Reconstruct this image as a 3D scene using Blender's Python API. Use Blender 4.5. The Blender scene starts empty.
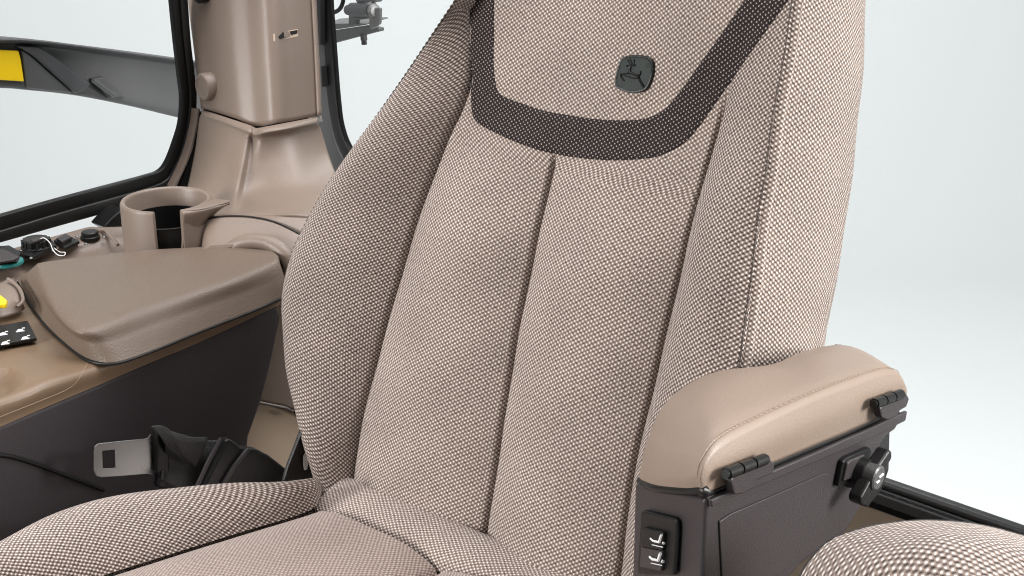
import bpy, bmesh, math, random
from mathutils import Vector as V3, Matrix
from mathutils.bvhtree import BVHTree
random.seed(4)
SC = bpy.context.scene
COL = SC.collection

# ------------------------------------------------------------------ camera
TH, PI_, RHO = math.radians(41), math.radians(21), math.radians(18)
FPX = 1407.0
FW = V3((-math.sin(TH)*math.cos(PI_), math.cos(TH)*math.cos(PI_), -math.sin(PI_)))
RT = V3((math.cos(TH), math.sin(TH), 0))
UP = RT.cross(FW)
def ray(px, py): return FW + RT*((px-512)/FPX) + UP*((288-py)/FPX)
A0 = V3((0, 0, .6))                       # foot of the backrest's centre seam
CAM = A0 - ray(490, 535)*1.25
cd = bpy.data.cameras.new('camera'); co = bpy.data.objects.new('camera', cd); COL.objects.link(co)
cd.sensor_width = 36; cd.lens = 36*FPX/1024; cd.clip_start = .02; cd.clip_end = 200
m = Matrix((RT, UP, -FW)).transposed().to_4x4(); m.translation = CAM
co.matrix_world = m
SC.camera = co

# ------------------------------------------------------------------ light
w = bpy.data.worlds.new('World'); SC.world = w; w.use_nodes = True
wn = w.node_tree.nodes; wl = w.node_tree.links
bg = wn['Background']
tc = wn.new('ShaderNodeTexCoord'); sp = wn.new('ShaderNodeSeparateXYZ'); wl.new(tc.outputs['Generated'], sp.inputs[0])
mr = wn.new('ShaderNodeMapRange'); wl.new(sp.outputs['Z'], mr.inputs[0])
mr.inputs[1].default_value = .05; mr.inputs[2].default_value = .9
mr.inputs[3].default_value = .34; mr.inputs[4].default_value = .16
wl.new(mr.outputs[0], bg.inputs['Strength']); bg.inputs['Color'].default_value = (1, .985, .97, 1)
def area(name, loc, target, size, power, col=(1, 1, 1), sy=None):
    l = bpy.data.lights.new(name, 'AREA'); l.energy = power; l.color = col
    l.shape = 'RECTANGLE'; l.size = size; l.size_y = sy or size
    o = bpy.data.objects.new(name, l); COL.objects.link(o); o.location = loc
    o.rotation_euler = (V3(target)-V3(loc)).to_track_quat('-Z', 'Y').to_euler()
    return o
area('softbox_key', (2.9, 1.3, 1.7), (.1, .1, .8), 1.1, 186, (1, .985, .96))
area('softbox_front', (-1.3, -3.0, 1.6), (0, .1, .8), 1.0, 108, (1, .985, .97))
area('softbox_top', (-1.1, 2.2, 2.6), (-.5, .2, .8), .9, 20, (1, .98, .96))
area('backdrop_light', (1.5, 2.0, 5.0), (-5, 7, -1.2), 4, 375, (1, .985, 1))
area('backdrop_light', (-1.5, 0.0, 5.0), (-9, 1.5, -1.6), 4, 240, (1, .985, 1))
vs = SC.view_settings; vs.view_transform = 'Standard'; vs.look = 'None'; vs.exposure = 0; vs.gamma = 1
SC.cycles.filter_width = 1.1

# ------------------------------------------------------------------ geometry helpers
def hit(px, py, p, n):
    r = ray(px, py); p = V3(p); n = V3(n)
    return CAM + r*((p-CAM).dot(n)/r.dot(n))
def onX(x, px, py): return hit(px, py, (x, 0, 0), (1, 0, 0))
def onY(y, px, py): return hit(px, py, (0, y, 0), (0, 1, 0))
def onZ(z, px, py): return hit(px, py, (0, 0, z), (0, 0, 1))
def onD(d, px, py): return CAM + ray(px, py)*d
SX = V3((1, 0, 0)); SV = V3((0, math.sin(RHO), math.cos(RHO))); SN = V3((0, -math.cos(RHO), math.sin(RHO)))
def onS(w_, px, py): return hit(px, py, A0+SN*w_, SN)
def cr1(pts, n):
    """Catmull-Rom through pts, n samples"""
    k = len(pts)
    if k == 2: return [pts[0].lerp(pts[1], i/(n-1)) for i in range(n)]
    e = [pts[0]*2-pts[1]] + list(pts) + [pts[-1]*2-pts[-2]]
    out = []
    for i in range(n):
        t = i/(n-1)*(k-1); j = min(int(t), k-2); f = t-j
        a, b, c, d = e[j], e[j+1], e[j+2], e[j+3]
        out.append(.5*((2*b)+(c-a)*f+(2*a-5*b+4*c-d)*f*f+(3*b-a-3*c+d)*f**3))
    return out
def surf(curves, nu, nv):
    """curves: list of control polylines -> grid [nv rows across][nu along]"""
    rs = [cr1([V3(p) for p in c], nu) for c in curves]
    cols = [cr1([r[i] for r in rs], nv) for i in range(nu)]
    return [[cols[i][j] for i in range(nu)] for j in range(nv)]
MATS = {}
def link(name, me, mats, parent=None, smooth=True, **kw):
    o = bpy.data.objects.new(name, me); COL.objects.link(o)
    for x in (mats if isinstance(mats, (list, tuple)) else [mats]): me.materials.append(MATS[x])
    if smooth:
        for p in me.polygons: p.use_smooth = True
    if parent: o.parent = parent
    for k, v in kw.items(): o[k] = v
    return o
def grid_obj(name, g, mat, parent=None, thick=0, uv='arc', vfun=None, closeu=False, face_cam=True, **kw):
    nv, nu = len(g), len(g[0])
    me = bpy.data.meshes.new(name)
    vs_ = [p for row in g for p in row]
    fs = []
    for j in range(nv-1):
        for i in range(nu-1):
            fs.append((j*nu+i, j*nu+i+1, (j+1)*nu+i+1, (j+1)*nu+i))
    s = 0
    for f in fs[::7]:
        a, b, c = vs_[f[0]], vs_[f[1]], vs_[f[2]]
        s += (b-a).cross(c-a).dot((CAM-a).normalized())
    if face_cam and s < 0: fs = [tuple(reversed(f)) for f in fs]
    me.from_pydata([tuple(p) for p in vs_], [], fs)
    U = [[0]*nu for _ in range(nv)]; W = [[0]*nu for _ in range(nv)]
    jm, im = nv//2, nu//2
    for j in range(nv):
        for i in range(1, nu): U[j][i] = U[j][i-1]+(g[j][i]-g[j][i-1]).length
        c = U[j][im]
        for i in range(nu): U[j][i] -= c
    for i in range(nu):
        for j in range(1, nv): W[j][i] = W[j-1][i]+(g[j][i]-g[j-1][i]).length
        c = W[jm][i]
        for j in range(nv): W[j][i] -= c
    if uv == 'seat':
        for j in range(nv):
            for i in range(nu):
                U[j][i] += g[j][im].x; W[j][i] = (g[j][im]-A0).dot(SV)
    if uv == 'pad':
        for j in range(nv):
            for i in range(nu): U[j][i] = g[j][i].dot(RT)*.85; W[j][i] *= .85
    ul = me.uv_layers.new(name='UVMap')
    for lp in me.loops:
        k = lp.vertex_index; j, i = divmod(k, nu)
        if vfun: ul.data[lp.index].uv = vfun(vs_[k])
        else: ul.data[lp.index].uv = (U[j][i], W[j][i])
    o = link(name, me, mat, parent, **kw)
    if thick:
        md = o.modifiers.new('s', 'SOLIDIFY'); md.thickness = thick; md.offset = -1
    return o
def prism(name, poly, vec, mat, parent=None, bev=.002, seg=3, **kw):
    """solid: polygon (3D points) pushed along vec, bevelled"""
    bm = bmesh.new(); vec = V3(vec)
    a = [bm.verts.new(p) for p in poly]; b = [bm.verts.new(V3(p)+vec) for p in poly]
    n = len(poly)
    bm.faces.new(a); bm.faces.new(list(reversed(b)))
    for i in range(n): bm.faces.new((a[i], b[i], b[(i+1) % n], a[(i+1) % n]))
    bmesh.ops.recalc_face_normals(bm, faces=bm.faces)
    me = bpy.data.meshes.new(name); bm.to_mesh(me); bm.free()
    o = link(name, me, mat, parent, **kw)
    if bev:
        md = o.modifiers.new('b', 'BEVEL'); md.width = bev; md.segments = seg; md.limit_method = 'ANGLE'; md.angle_limit = math.radians(28)
        md.harden_normals = True
    else:
        for p in me.polygons: p.use_smooth = False
    return o
def tube_bm(bm, pts, r, n=10, mi=0, cap=True, flat=1.0):
    pts = [V3(p) for p in pts]; rings = []
    ref = V3((.13, .21, .97))
    for i, p in enumerate(pts):
        t = (pts[min(i+1, len(pts)-1)]-pts[max(i-1, 0)]).normalized()
        a = t.cross(ref).normalized(); b = t.cross(a)
        rr = r[i] if isinstance(r, (list, tuple)) else r
        rings.append([bm.verts.new(p+a*rr*math.cos(2*math.pi*k/n)+b*rr*flat*math.sin(2*math.pi*k/n)) for k in range(n)])
    for q, s in zip(rings, rings[1:]):
        for k in range(n):
            f = bm.faces.new((q[k], q[(k+1) % n], s[(k+1) % n], s[k])); f.material_index = mi
    if cap:
        for q in (rings[0], rings[-1]):
            f = bm.faces.new(q); f.material_index = mi
def bm_obj(name, bm, mat, parent=None, smooth=True, bev=0, **kw):
    bmesh.ops.recalc_face_normals(bm, faces=bm.faces)
    me = bpy.data.meshes.new(name); bm.to_mesh(me); bm.free()
    o = link(name, me, mat, parent, smooth, **kw)
    if smooth: me.set_sharp_from_angle(angle=math.radians(38))
    if bev:
        md = o.modifiers.new('b', 'BEVEL'); md.width = bev; md.segments = 3; md.limit_method = 'ANGLE'; md.angle_limit = math.radians(35); md.harden_normals = True
    return o
def tube(name, pts, r, mat, parent=None, n=10, smooth_n=0, **kw):
    bm = bmesh.new()
    if smooth_n: pts = cr1([V3(p) for p in pts], smooth_n)
    tube_bm(bm, pts, r, n); return bm_obj(name, bm, mat, parent, **kw)
def lathe_bm(bm, c, axis, prof, n=32, mi=0, a0=0, a1=2*math.pi, ref=None):
    """prof: list of (radius, height)"""
    axis = V3(axis).normalized(); ref = V3(ref) if ref else V3((.3, .8, .1))
    a = (ref-axis*ref.dot(axis)).normalized(); b = axis.cross(a); full = abs(a1-a0-2*math.pi) < 1e-6
    m_ = n if full else n+1; R = []
    for (r, h) in prof:
        R.append([bm.verts.new(V3(c)+axis*h+(a*math.cos(a0+(a1-a0)*k/n)+b*math.sin(a0+(a1-a0)*k/n))*max(r, 1e-5)) for k in range(m_)])
    for q, s in zip(R, R[1:]):
        for k in range(n):
            k2 = (k+1) % m_
            f = bm.faces.new((q[k], q[k2], s[k2], s[k])); f.material_index = mi
    return R
def lathe(name, c, axis, prof, mat, parent=None, n=32, **kw):
    bm = bmesh.new(); lathe_bm(bm, c, axis, prof, n)
    return bm_obj(name, bm, mat, parent, **kw)
def empty(name, loc, label, cat, group=None):
    o = bpy.data.objects.new(name, None); COL.objects.link(o); o.location = (0, 0, 0)
    o.empty_display_size = .05
    o['label'] = label; o['category'] = cat
    if group: o['group'] = group
    return o

# ------------------------------------------------------------------ materials
def newmat(name):
    mt = bpy.data.materials.new(name); mt.use_nodes = True; MATS[name] = mt
    return mt, mt.node_tree.nodes, mt.node_tree.links, mt.node_tree.nodes['Principled BSDF']
def plastic(name, col, rough=.45, grain=0, gscale=900, metal=0, coat=0, var=.06, spec=.5):
    mt, N, L, P = newmat(name)
    P.inputs['Roughness'].default_value = rough; P.inputs['Metallic'].default_value = metal
    P.inputs['Coat Weight'].default_value = coat; P.inputs['Specular IOR Level'].default_value = spec
    t = N.new('ShaderNodeTexCoord')
    nz = N.new('ShaderNodeTexNoise'); nz.inputs['Scale'].default_value = 9; nz.inputs['Detail'].default_value = 6
    L.new(t.outputs['Object'], nz.inputs['Vector'])
    mx = N.new('ShaderNodeMix'); mx.data_type = 'RGBA'
    mx.inputs['A'].default_value = (*[c*(1-var) for c in col], 1); mx.inputs['B'].default_value = (*[min(1, c*(1+var)) for c in col], 1)
    L.new(nz.outputs['Fac'], mx.inputs['Factor']); L.new(mx.outputs['Result'], P.inputs['Base Color'])
    r = N.new('ShaderNodeMapRange'); r.inputs[3].default_value = rough*.88; r.inputs[4].default_value = min(1, rough*1.12)
    L.new(nz.outputs['Fac'], r.inputs[0]); L.new(r.outputs[0], P.inputs['Roughness'])
    if grain:
        v = N.new('ShaderNodeTexVoronoi'); v.inputs['Scale'].default_value = gscale; v.feature = 'SMOOTH_F1'
        L.new(t.outputs['Object'], v.inputs['Vector'])
        b = N.new('ShaderNodeBump'); b.inputs['Strength'].default_value = grain; b.inputs['Distance'].default_value = .0006
        L.new(v.outputs['Distance'], b.inputs['Height']); L.new(b.outputs[0], P.inputs['Normal'])
    return mt
def weave(name, hi, mid, lo, pu=.0052, pv=.0039, bump=.7, t1=(.24, .72), t0=(-.88, -.02), dirt=.10, sheen=.2):
    """woven seat cloth: staggered light knots on a darker ground, in metres of UV"""
    mt, N, L, P = newmat(name)
    P.inputs['Roughness'].default_value = .85; P.inputs['Specular IOR Level'].default_value = .25
    P.inputs['Sheen Weight'].default_value = sheen; P.inputs['Sheen Roughness'].default_value = .5
    uv = N.new('ShaderNodeUVMap'); uv.uv_map = 'UVMap'
    nz = N.new('ShaderNodeTexNoise'); nz.inputs['Scale'].default_value = 120; nz.inputs['Detail'].default_value = 2
    L.new(uv.outputs[0], nz.inputs['Vector'])
    va = N.new('ShaderNodeVectorMath'); va.operation = 'SUBTRACT'; L.new(nz.outputs['Color'], va.inputs[0]); va.inputs[1].default_value = (.5, .5, .5)
    vm = N.new('ShaderNodeVectorMath'); vm.operation = 'SCALE'; L.new(va.outputs[0], vm.inputs[0]); vm.inputs['Scale'].default_value = .0012
    vp = N.new('ShaderNodeVectorMath'); vp.operation = 'ADD'; L.new(uv.outputs[0], vp.inputs[0]); L.new(vm.outputs[0], vp.inputs[1])
    s = N.new('ShaderNodeSeparateXYZ'); L.new(vp.outputs[0], s.inputs[0])
    def ma(op, a, b=None, c=None):
        n = N.new('ShaderNodeMath'); n.operation = op
        for k, x in enumerate((a, b, c)):
            if x is None: continue
            if isinstance(x, (int, float)): n.inputs[k].default_value = x
            else: L.new(x, n.inputs[k])
        return n.outputs[0]
    cu = ma('COSINE', ma('MULTIPLY', s.outputs[0], 2*math.pi/pu)); cv = ma('COSINE', ma('MULTIPLY', s.outputs[1], 2*math.pi/pv))
    h = ma('MULTIPLY', cu, cv)
    # yarn columns with slanted gaps between them
    sv = ma('MULTIPLY', ma('SINE', ma('MULTIPLY', s.outputs[1], 2*math.pi/pv)), .35)
    dg = ma('COSINE', ma('ADD', ma('MULTIPLY', s.outputs[0], 4*math.pi/pu), sv))
    h = ma('ADD', ma('MULTIPLY', h, .82), ma('MULTIPLY', dg, .20))
    # every yarn a little different
    n2 = N.new('ShaderNodeTexNoise'); n2.inputs['Scale'].default_value = 330; n2.inputs['Detail'].default_value = 1
    L.new(uv.outputs[0], n2.inputs['Vector'])
    h = ma('ADD', h, ma('MULTIPLY', ma('SUBTRACT', n2.outputs['Fac'], .5), .7))
    def mr_(x, a, b):
        n = N.new('ShaderNodeMapRange'); n.interpolation_type = 'SMOOTHSTEP'; L.new(x, n.inputs[0]); n.inputs[1].default_value = a; n.inputs[2].default_value = b
        return n.outputs[0]
    def mix(f, a, b):
        n = N.new('ShaderNodeMix'); n.data_type = 'RGBA'; L.new(f, n.inputs['Factor'])
        for k, x in (('A', a), ('B', b)):
            if isinstance(x, tuple): n.inputs[k].default_value = (*x, 1)
            else: L.new(x, n.inputs[k])
        return n.outputs['Result']
    c = mix(mr_(h, *t0), lo, mid); c = mix(mr_(h, *t1), c, hi)
    n3 = N.new('ShaderNodeTexNoise'); n3.inputs['Scale'].default_value = 14; n3.inputs['Detail'].default_value = 5; L.new(uv.outputs[0], n3.inputs['Vector'])
    hs = N.new('ShaderNodeHueSaturation'); L.new(c, hs.inputs['Color'])
    r3 = N.new('ShaderNodeMapRange'); L.new(n3.outputs['Fac'], r3.inputs[0]); r3.inputs[1].default_value = .3; r3.inputs[2].default_value = .7
    r3.inputs[3].default_value = 1-dirt; r3.inputs[4].default_value = 1+dirt; L.new(r3.outputs[0], hs.inputs['Value'])
    L.new(hs.outputs[0], P.inputs['Base Color'])
    b = N.new('ShaderNodeBump'); b.inputs['Strength'].default_value = bump; b.inputs['Distance'].default_value = .0009
    L.new(h, b.inputs['Height']); L.new(b.outputs[0], P.inputs['Normal'])
    return mt
weave('seat_cloth', (.78, .70, .645), (.315, .246, .209), (.028, .018, .014))
weave('seat_cloth_open', (.79, .705, .65), (.315, .245, .208), (.020, .012, .010), t0=(-.78, .08), t1=(.26, .74), bump=.9)
weave('seat_cloth_fine', (.47, .39, .345), (.29, .225, .193), (.10, .07, .06), pu=.0048, pv=.0036, bump=.4, dirt=.08)
weave('dark_cloth', (.40, .34, .305), (.032, .022, .022), (.012, .010, .011), t1=(.42, .85), t0=(-.6, -.1), sheen=0)
plastic('tan_soft', (.150, .112, .085), .46, .6, 620)
plastic('tan_plastic', (.30, .215, .150), .40, .18, 1500)
plastic('tan_deep', (.190, .128, .080), .38, .12, 1500)
plastic('taupe_plastic', (.215, .166, .134), .40, .3, 1100)
plastic('leather', (.248, .188, .148), .47, .22, 620)
plastic('dark_plastic', (.034, .028, .030), .42, .4, 1100)
plastic('console_cloth', (.034, .028, .031), .62, .5, 1300)
plastic('black_plastic', (.009, .009, .009), .36, .2, 1500, spec=.32)
plastic('rubber', (.008, .008, .008), .38, .2, 900)
plastic('frame_grey', (.075, .078, .078), .35)
plastic('steel', (.30, .31, .315), .28, .15, 2500, metal=1)
plastic('worn_steel', (.10, .10, .10), .40, .3, 600, metal=.3)
plastic('fender_black', (.055, .055, .058), .48, .2, 700)
plastic('reflector_yellow', (.95, .62, .0), .35, .2, 400)
plastic('yellow_plastic', (.90, .62, .01), .4)
plastic('teal_plastic', (.01, .17, .16), .25)
plastic('badge', (.026, .033, .030), .6, .4, 1500, spec=.3)
plastic('white_mark', (.80, .80, .80), .4)
plastic('belt_web', (.018, .018, .018), .48, .9, 1300)
plastic('thread_brown', (.05, .034, .028), .7)
plastic('wall_tan', (.58, .46, .35), .55, .3, 900)
plastic('tan_light', (.64, .50, .37), .55, .3, 900)
plastic('backdrop', (.80, .835, .835), .9, 0, var=.01)
mt, N, L, P = newmat('glass')
N.remove(P); tr = N.new('ShaderNodeBsdfTransparent'); gl = N.new('ShaderNodeBsdfGlossy'); gl.inputs['Roughness'].default_value = .02
tr.inputs[0].default_value = (.985, .995, .992, 1)
fr = N.new('ShaderNodeFresnel'); fr.inputs['IOR'].default_value = 1.12; mx = N.new('ShaderNodeMixShader')
L.new(fr.outputs[0], mx.inputs[0]); L.new(tr.outputs[0], mx.inputs[1]); L.new(gl.outputs[0], mx.inputs[2]); L.new(mx.outputs[0], N['Material Output'].inputs[0])

# ------------------------------------------------------------------ the studio backdrop
fh = V3((-math.sin(TH), math.cos(TH), 0)); c0 = V3((CAM.x, CAM.y, 0))
prof = [(-6, -1.6), (4, -1.6)]+[(7.6+2.4*math.sin(math.pi/2*k/40), -1.6+2.4*(1-math.cos(math.pi/2*k/40))) for k in range(41)]+[(10, 3), (10, 7)]
cur = [[c0+fh*d+RT*s+V3((0, 0, z)) for (d, z) in prof] for s in (-14, 14)]
me = bpy.data.meshes.new('backdrop'); g = cur; NB = len(prof)
me.from_pydata([tuple(p) for r in g for p in r], [], [(i, i+1, NB+1+i, NB+i) for i in range(NB-1)])
bd = link('backdrop', me, 'backdrop'); bd['kind'] = 'structure'
bd['label'] = 'plain pale studio backdrop seen through the windows'; bd['category'] = 'backdrop'

# ------------------------------------------------------------------ driver seat
seat = empty('driver_seat', (0, 0, 0), 'large tan woven cloth driver seat with dark headrest stripe, badge and padded armrest', 'seat')
def seat_curve(px, w_):
    pts = cr1([V3((p[0], p[1], (p[2] if len(p) > 2 else w_))) for p in px], 200)
    r = []
    for p in pts:
        q = onS(p.z, p.x, p.y)-A0
        r.append((q.dot(SV), q.x, p.z))
    r.sort(); return r
def at_v(c, v):
    if v <= c[0][0]:
        a, b = c[0], c[8]; t = (v-a[0])/(b[0]-a[0]); return a[1]+(b[1]-a[1])*t*.5, a[2]
    if v >= c[-1][0]:
        a, b = c[-30], c[-1]; t = (v-b[0])/(b[0]-a[0]); t = min(t, 2.5); return b[1]+(b[1]-a[1])*t*.6, b[2]
    lo, hi = 0, len(c)-1
    while hi-lo > 1:
        k = (lo+hi)//2
        if c[k][0] <= v: lo = k
        else: hi = k
    a, b = c[lo], c[hi]; t = (v-a[0])/max(1e-9, b[0]-a[0])
    return a[1]+(b[1]-a[1])*t, a[2]+(b[2]-a[2])*t
C0 = seat_curve([(338, 505), (322, 478), (304, 430), (288, 372), (282, 312), (287, 268), (302, 230), (336, 172), (380, 110), (415, 60), (455, 0)], .028)
C1 = seat_curve([(352, 520), (352, 484), (356, 450), (366, 400), (385, 330), (402, 270), (424, 200), (446, 140), (460, 110), (469, 80), (470, 40), (471, 0)], .0)
C2 = seat_curve([(478, 575), (486, 530), (500, 440), (515, 345), (534, 250), (552, 165), (566, 100), (580, 30), (586, 0)], .0)
C3 = seat_curve([(622, 560), (632, 480), (655, 380), (680, 275), (700, 190), (718, 128), (738, 60, .012), (756, 0, .022)], .0)
C4 = seat_curve([(716, 560), (727, 450), (744, 360), (753, 290), (765, 200), (780, 100), (797, 0)], .03)
C5 = seat_curve([(790, 560), (812, 450), (825, 350), (839, 270), (850, 200), (860, 110), (865, 50), (866, 0)], -.085)
VT = .60
def sstep(a, b, x):
    t = max(0, min(1, (x-a)/(b-a))); return t*t*(3-2*t)
def roll_top(v, w_):
    if v > VT-.05:
        t = (v-(VT-.05))/.05; return w_-.10*(1-math.sqrt(max(0, 1-t*t)))
    return w_
def panel_grid(ca, cb, h, prof_, nv=260, nu=110, v0=-.09, ga=.004, gb=.004, out=None, hfade=None, gfa=None, gfb=None):
    g = []
    for j in range(nv):
        v = v0+(VT-v0)*j/(nv-1); xa, wa = at_v(ca, v); xb, wb = at_v(cb, v); row = []
        hh = h*(hfade(v) if hfade else 1)
        L_ = math.hypot(xb-xa, wb-wa)
        for i in range(nu):
            s = i/(nu-1); s = .45*s+.55*(.5-.5*math.cos(math.pi*s)); x = xa+(xb-xa)*s; ww = wa+(wb-wa)*s
            b = hh*prof_(s)
            da, db = s*L_, (1-s)*L_
            b -= ga*(gfa(v) if gfa else 1)*math.exp(-(da/.0021)**2)+gb*(gfb(v) if gfb else 1)*math.exp(-(db/.0021)**2)
            # faint pulls in the cloth
            b += .0007*math.sin(v*38+x*23)*math.sin(s*math.pi)+.0005*math.sin(v*71-x*57)
            nx = V3(((wa-wb), 0, 0))
            if out: d = out
            else: d = SN
            ww2 = roll_top(v, ww)
            row.append(A0+SX*x+SV*v+SN*ww2+d*b)
        g.append(row)
    return g
pf = lambda p: (lambda s: 1-abs(2*s-1)**p)
def skew(p, k):   # bulge with its top moved towards one edge
    return lambda s: 1-abs(2*(s**k)-1)**p
fadeh = lambda v: 1-sstep(.24, .375, v)
fadec = lambda v: 1-sstep(.325, .345, v)
fadeg = lambda v: 1-sstep(.36, .43, v)
G1 = panel_grid(C0, C1, .024, skew(2.2, .9), ga=.001, gb=.011, gfb=fadeg, hfade=lambda v: .0+1.0*(1-sstep(.28, .46, v)))
G2 = panel_grid(C1, C2, .024, pf(2.0), ga=.011, gb=.011, gfa=fadeg, gfb=fadec, hfade=fadeh)
G3 = panel_grid(C2, C3, .024, pf(2.0), ga=.011, gb=.011, gfa=fadec, gfb=fadeg, hfade=fadeh)
G4 = panel_grid(C3, C4, .020, pf(2.2), gfa=fadeg, ga=.011, gb=.005, hfade=lambda v: .0+1.0*(1-sstep(.28, .46, v)))
G5 = panel_grid(C4, C5, .012, pf(2.0), ga=.003, gb=.001, out=V3((1, 0, 0)))
for row in G5:       # welt beside the seam
    L_ = 0
    for i in range(1, len(row)):
        L_ += (row[i]-row[i-1]).length
        row[i] = row[i]+V3((.0014*math.exp(-((L_-.0062)/.0022)**2), 0, 0))
Gc = [a+b[1:] for a, b in zip(G2, G3)]
# back shell: from the left rim round the back to the right rim
shell = []
for j in range(len(G1)):
    a, b = G1[j][0], G5[j][-1]; k = -SN
    v = -.09+(VT+.09)*j/(len(G1)-1)
    wb = (A0+SX*0-b).dot(SN); tw = -.125
    a2 = a+SN*(roll_top(v, .0)-.085-(a-A0).dot(SN))+SX*.012
    ctr = (a2+b)/2+SN*(-.05)
    shell.append(cr1([a, a.lerp(a2, .5)-SX*.006, a2, a2.lerp(ctr, .5)-SN*.018, ctr, ctr.lerp(b, .5)-SN*.018, b], 50))
shell_o = grid_obj('backrest', shell, 'seat_cloth', seat, face_cam=False)
me = shell_o.data; bm = bmesh.new(); bm.from_mesh(me)
top = [bm.verts.new(r) for r in (G1[-1]+Gc[-1][1:]+G4[-1][1:]+G5[-1][1:])]
bm.verts.ensure_lookup_table(); bk = [bm.verts[(len(G1)-1)*50+i] for i in range(50)]
try: bm.faces.new(top+list(reversed(bk[1:-1])))
except Exception: pass
bm.to_mesh(me); bm.free()
grid_obj('side_bolster', G1, 'seat_cloth_open', shell_o)
cen_o = grid_obj('centre_panel', Gc, 'seat_cloth', shell_o, uv='seat')
grid_obj('side_bolster', G4, 'seat_cloth_open', shell_o)
grid_obj('side_panel', G5, 'seat_cloth', shell_o)
def stitch_line(name, pts, r, parent, mat='thread_brown', pitch=.0052):
    out = [V3(pts[0])]; acc = 0; pos = []
    for a, b in zip(pts, pts[1:]):
        d = (b-a).length
        while acc+d >= pitch/4:
            a = a.lerp(b, (pitch/4-acc)/d); d = (b-a).length; acc = 0; pos.append(a.copy())
        acc += d
    bm = bmesh.new(); rs = [r if k % 4 in (0, 1) else r*.25 for k in range(len(pos))]
    tube_bm(bm, pos, rs, 6); return bm_obj(name, bm, mat, parent)
stitch_line('seam_stitching', [r[0]+V3((.0004, -.0012, 0)) for r in G5[:240]], .0011, shell_o)
stitch_line('edge_stitching', [r[1]+SN*.0004 for r in G1[:240]], .0010, shell_o)
# surface to lay trims on
def bvh_of(grids):
    vs_, fs = [], []
    for g in grids:
        o = len(vs_); n = len(g[0]); vs_ += [p for r in g for p in r]
        fs += [(o+j*n+i, o+j*n+i+1, o+(j+1)*n+i+1, o+(j+1)*n+i) for j in range(len(g)-1) for i in range(n-1)]
    return BVHTree.FromPolygons(vs_, fs)
BV = bvh_of([G1, Gc, G4])
def cast(px, py, off=0):
    r = ray(px, py).normalized(); loc, nn, _, _ = BV.ray_cast(CAM, r)
    if loc is None: return onS(.01+off, px, py)
    if nn.dot(r) > 0: nn = -nn
    return loc+nn*off
bo = [(465, -70), (468, -30), (470, 0), (470, 30), (470, 60), (470, 90), (471, 112), (475, 122), (487, 130), (510, 141), (534, 150), (558, 156), (581, 159.5), (605, 161.5), (627, 161.5), (645, 160), (661, 157), (684, 145), (699, 129), (721, 98), (737, 75), (754, 50), (772, 25), (790, 0), (812, -30)]
bi = [(492, -70), (494, -30), (495, 0), (495, 30), (494.5, 60), (496, 80), (499, 91), (503, 94.5), (510, 98), (522, 102), (536, 107), (552, 111), (568, 113.5), (590, 117), (606, 118.5), (622, 119), (640, 118), (656, 113), (668, 104), (684, 84), (696, 67), (712, 45), (726, 25), (743, 0), (766, -30)]
po = cr1([V3((*p, 0)) for p in bo], 160); pi = cr1([V3((*p, 0)) for p in bi], 160)
g = []
for k in range(14):
    s = k/13; lift = .0012 if 0 < k < 13 else -.0008
    g.append([cast(*(a.lerp(b, s)[:2]), off=lift) for a, b in zip(po, pi)])
grid_obj('headrest_stripe', g, 'dark_cloth', shell_o, vfun=lambda p: ((p-A0).x, (p-A0).dot(SV)), label='dark woven stripe curving round the headrest')
# badge with its leaping animal
bp = [(624, 57.4), (630, 55.6), (636, 55), (644, 55.5), (650, 57), (654, 61), (655, 66), (654.4, 74), (652, 82), (649, 88), (645, 91), (638, 93), (631, 93), (624, 91), (618, 88), (615.8, 83), (617, 76), (619, 68), (621, 61)]
bps = cr1([V3((*p, 0)) for p in bp+bp[:1]], 60)[:-1]; cx, cy = 635.2, 74.5
bm = bmesh.new(); rings = []
for sc, off in ((1.0, -.001), (1.0, .0018), (.965, .0026), (.90, .0026), (.86, .0020), (.5, .0023), (.02, .0024)):
    rings.append([bm.verts.new(cast(cx+(p.x-cx)*sc, cy+(p.y-cy)*sc, off)) for p in bps])
for ri, (q, s) in enumerate(zip(rings, rings[1:])):
    for k in range(len(q)):
        f = bm.faces.new((q[k], q[(k+1) % len(q)], s[(k+1) % len(q)], s[k])); f.material_index = 1 if ri < 3 else 0
strokes = [([(629.5, 60), (631, 63), (633.5, 65)], .3), ([(632, 59.5), (633, 62), (634.5, 64.5)], .3), ([(636, 59.5), (636, 62), (635.2, 65)], .3),
           ([(628.5, 66.5), (631, 65.8), (635.5, 65.8), (637.5, 65.2)], .55), ([(632.5, 66.5), (632, 69), (631.5, 72)], .8),
           ([(623, 74.2), (627, 74), (631, 73.6)], .45), ([(622.5, 74.5), (623.5, 78), (625.8, 81)], .5),
           ([(631, 72), (634, 73.8), (638, 75), (641.5, 75.6)], .85), ([(625, 75), (630, 76.8), (635, 78.3), (640, 78.2)], .45),
           ([(641.5, 75.5), (642.6, 73), (642.3, 71)], .4), ([(640, 76.5), (641.2, 79.5), (643, 83), (645.4, 87)], .7)]
for pts, r in strokes:
    pp = cr1([V3((*p, 0)) for p in pts], 10)
    tube_bm(bm, [cast(p.x, p.y, .0029) for p in pp], r*.0013, 6, 1, True)
bm_obj('badge', bm, ['badge', 'black_plastic'], shell_o, label='small dark green grey badge with a leaping deer')

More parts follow.
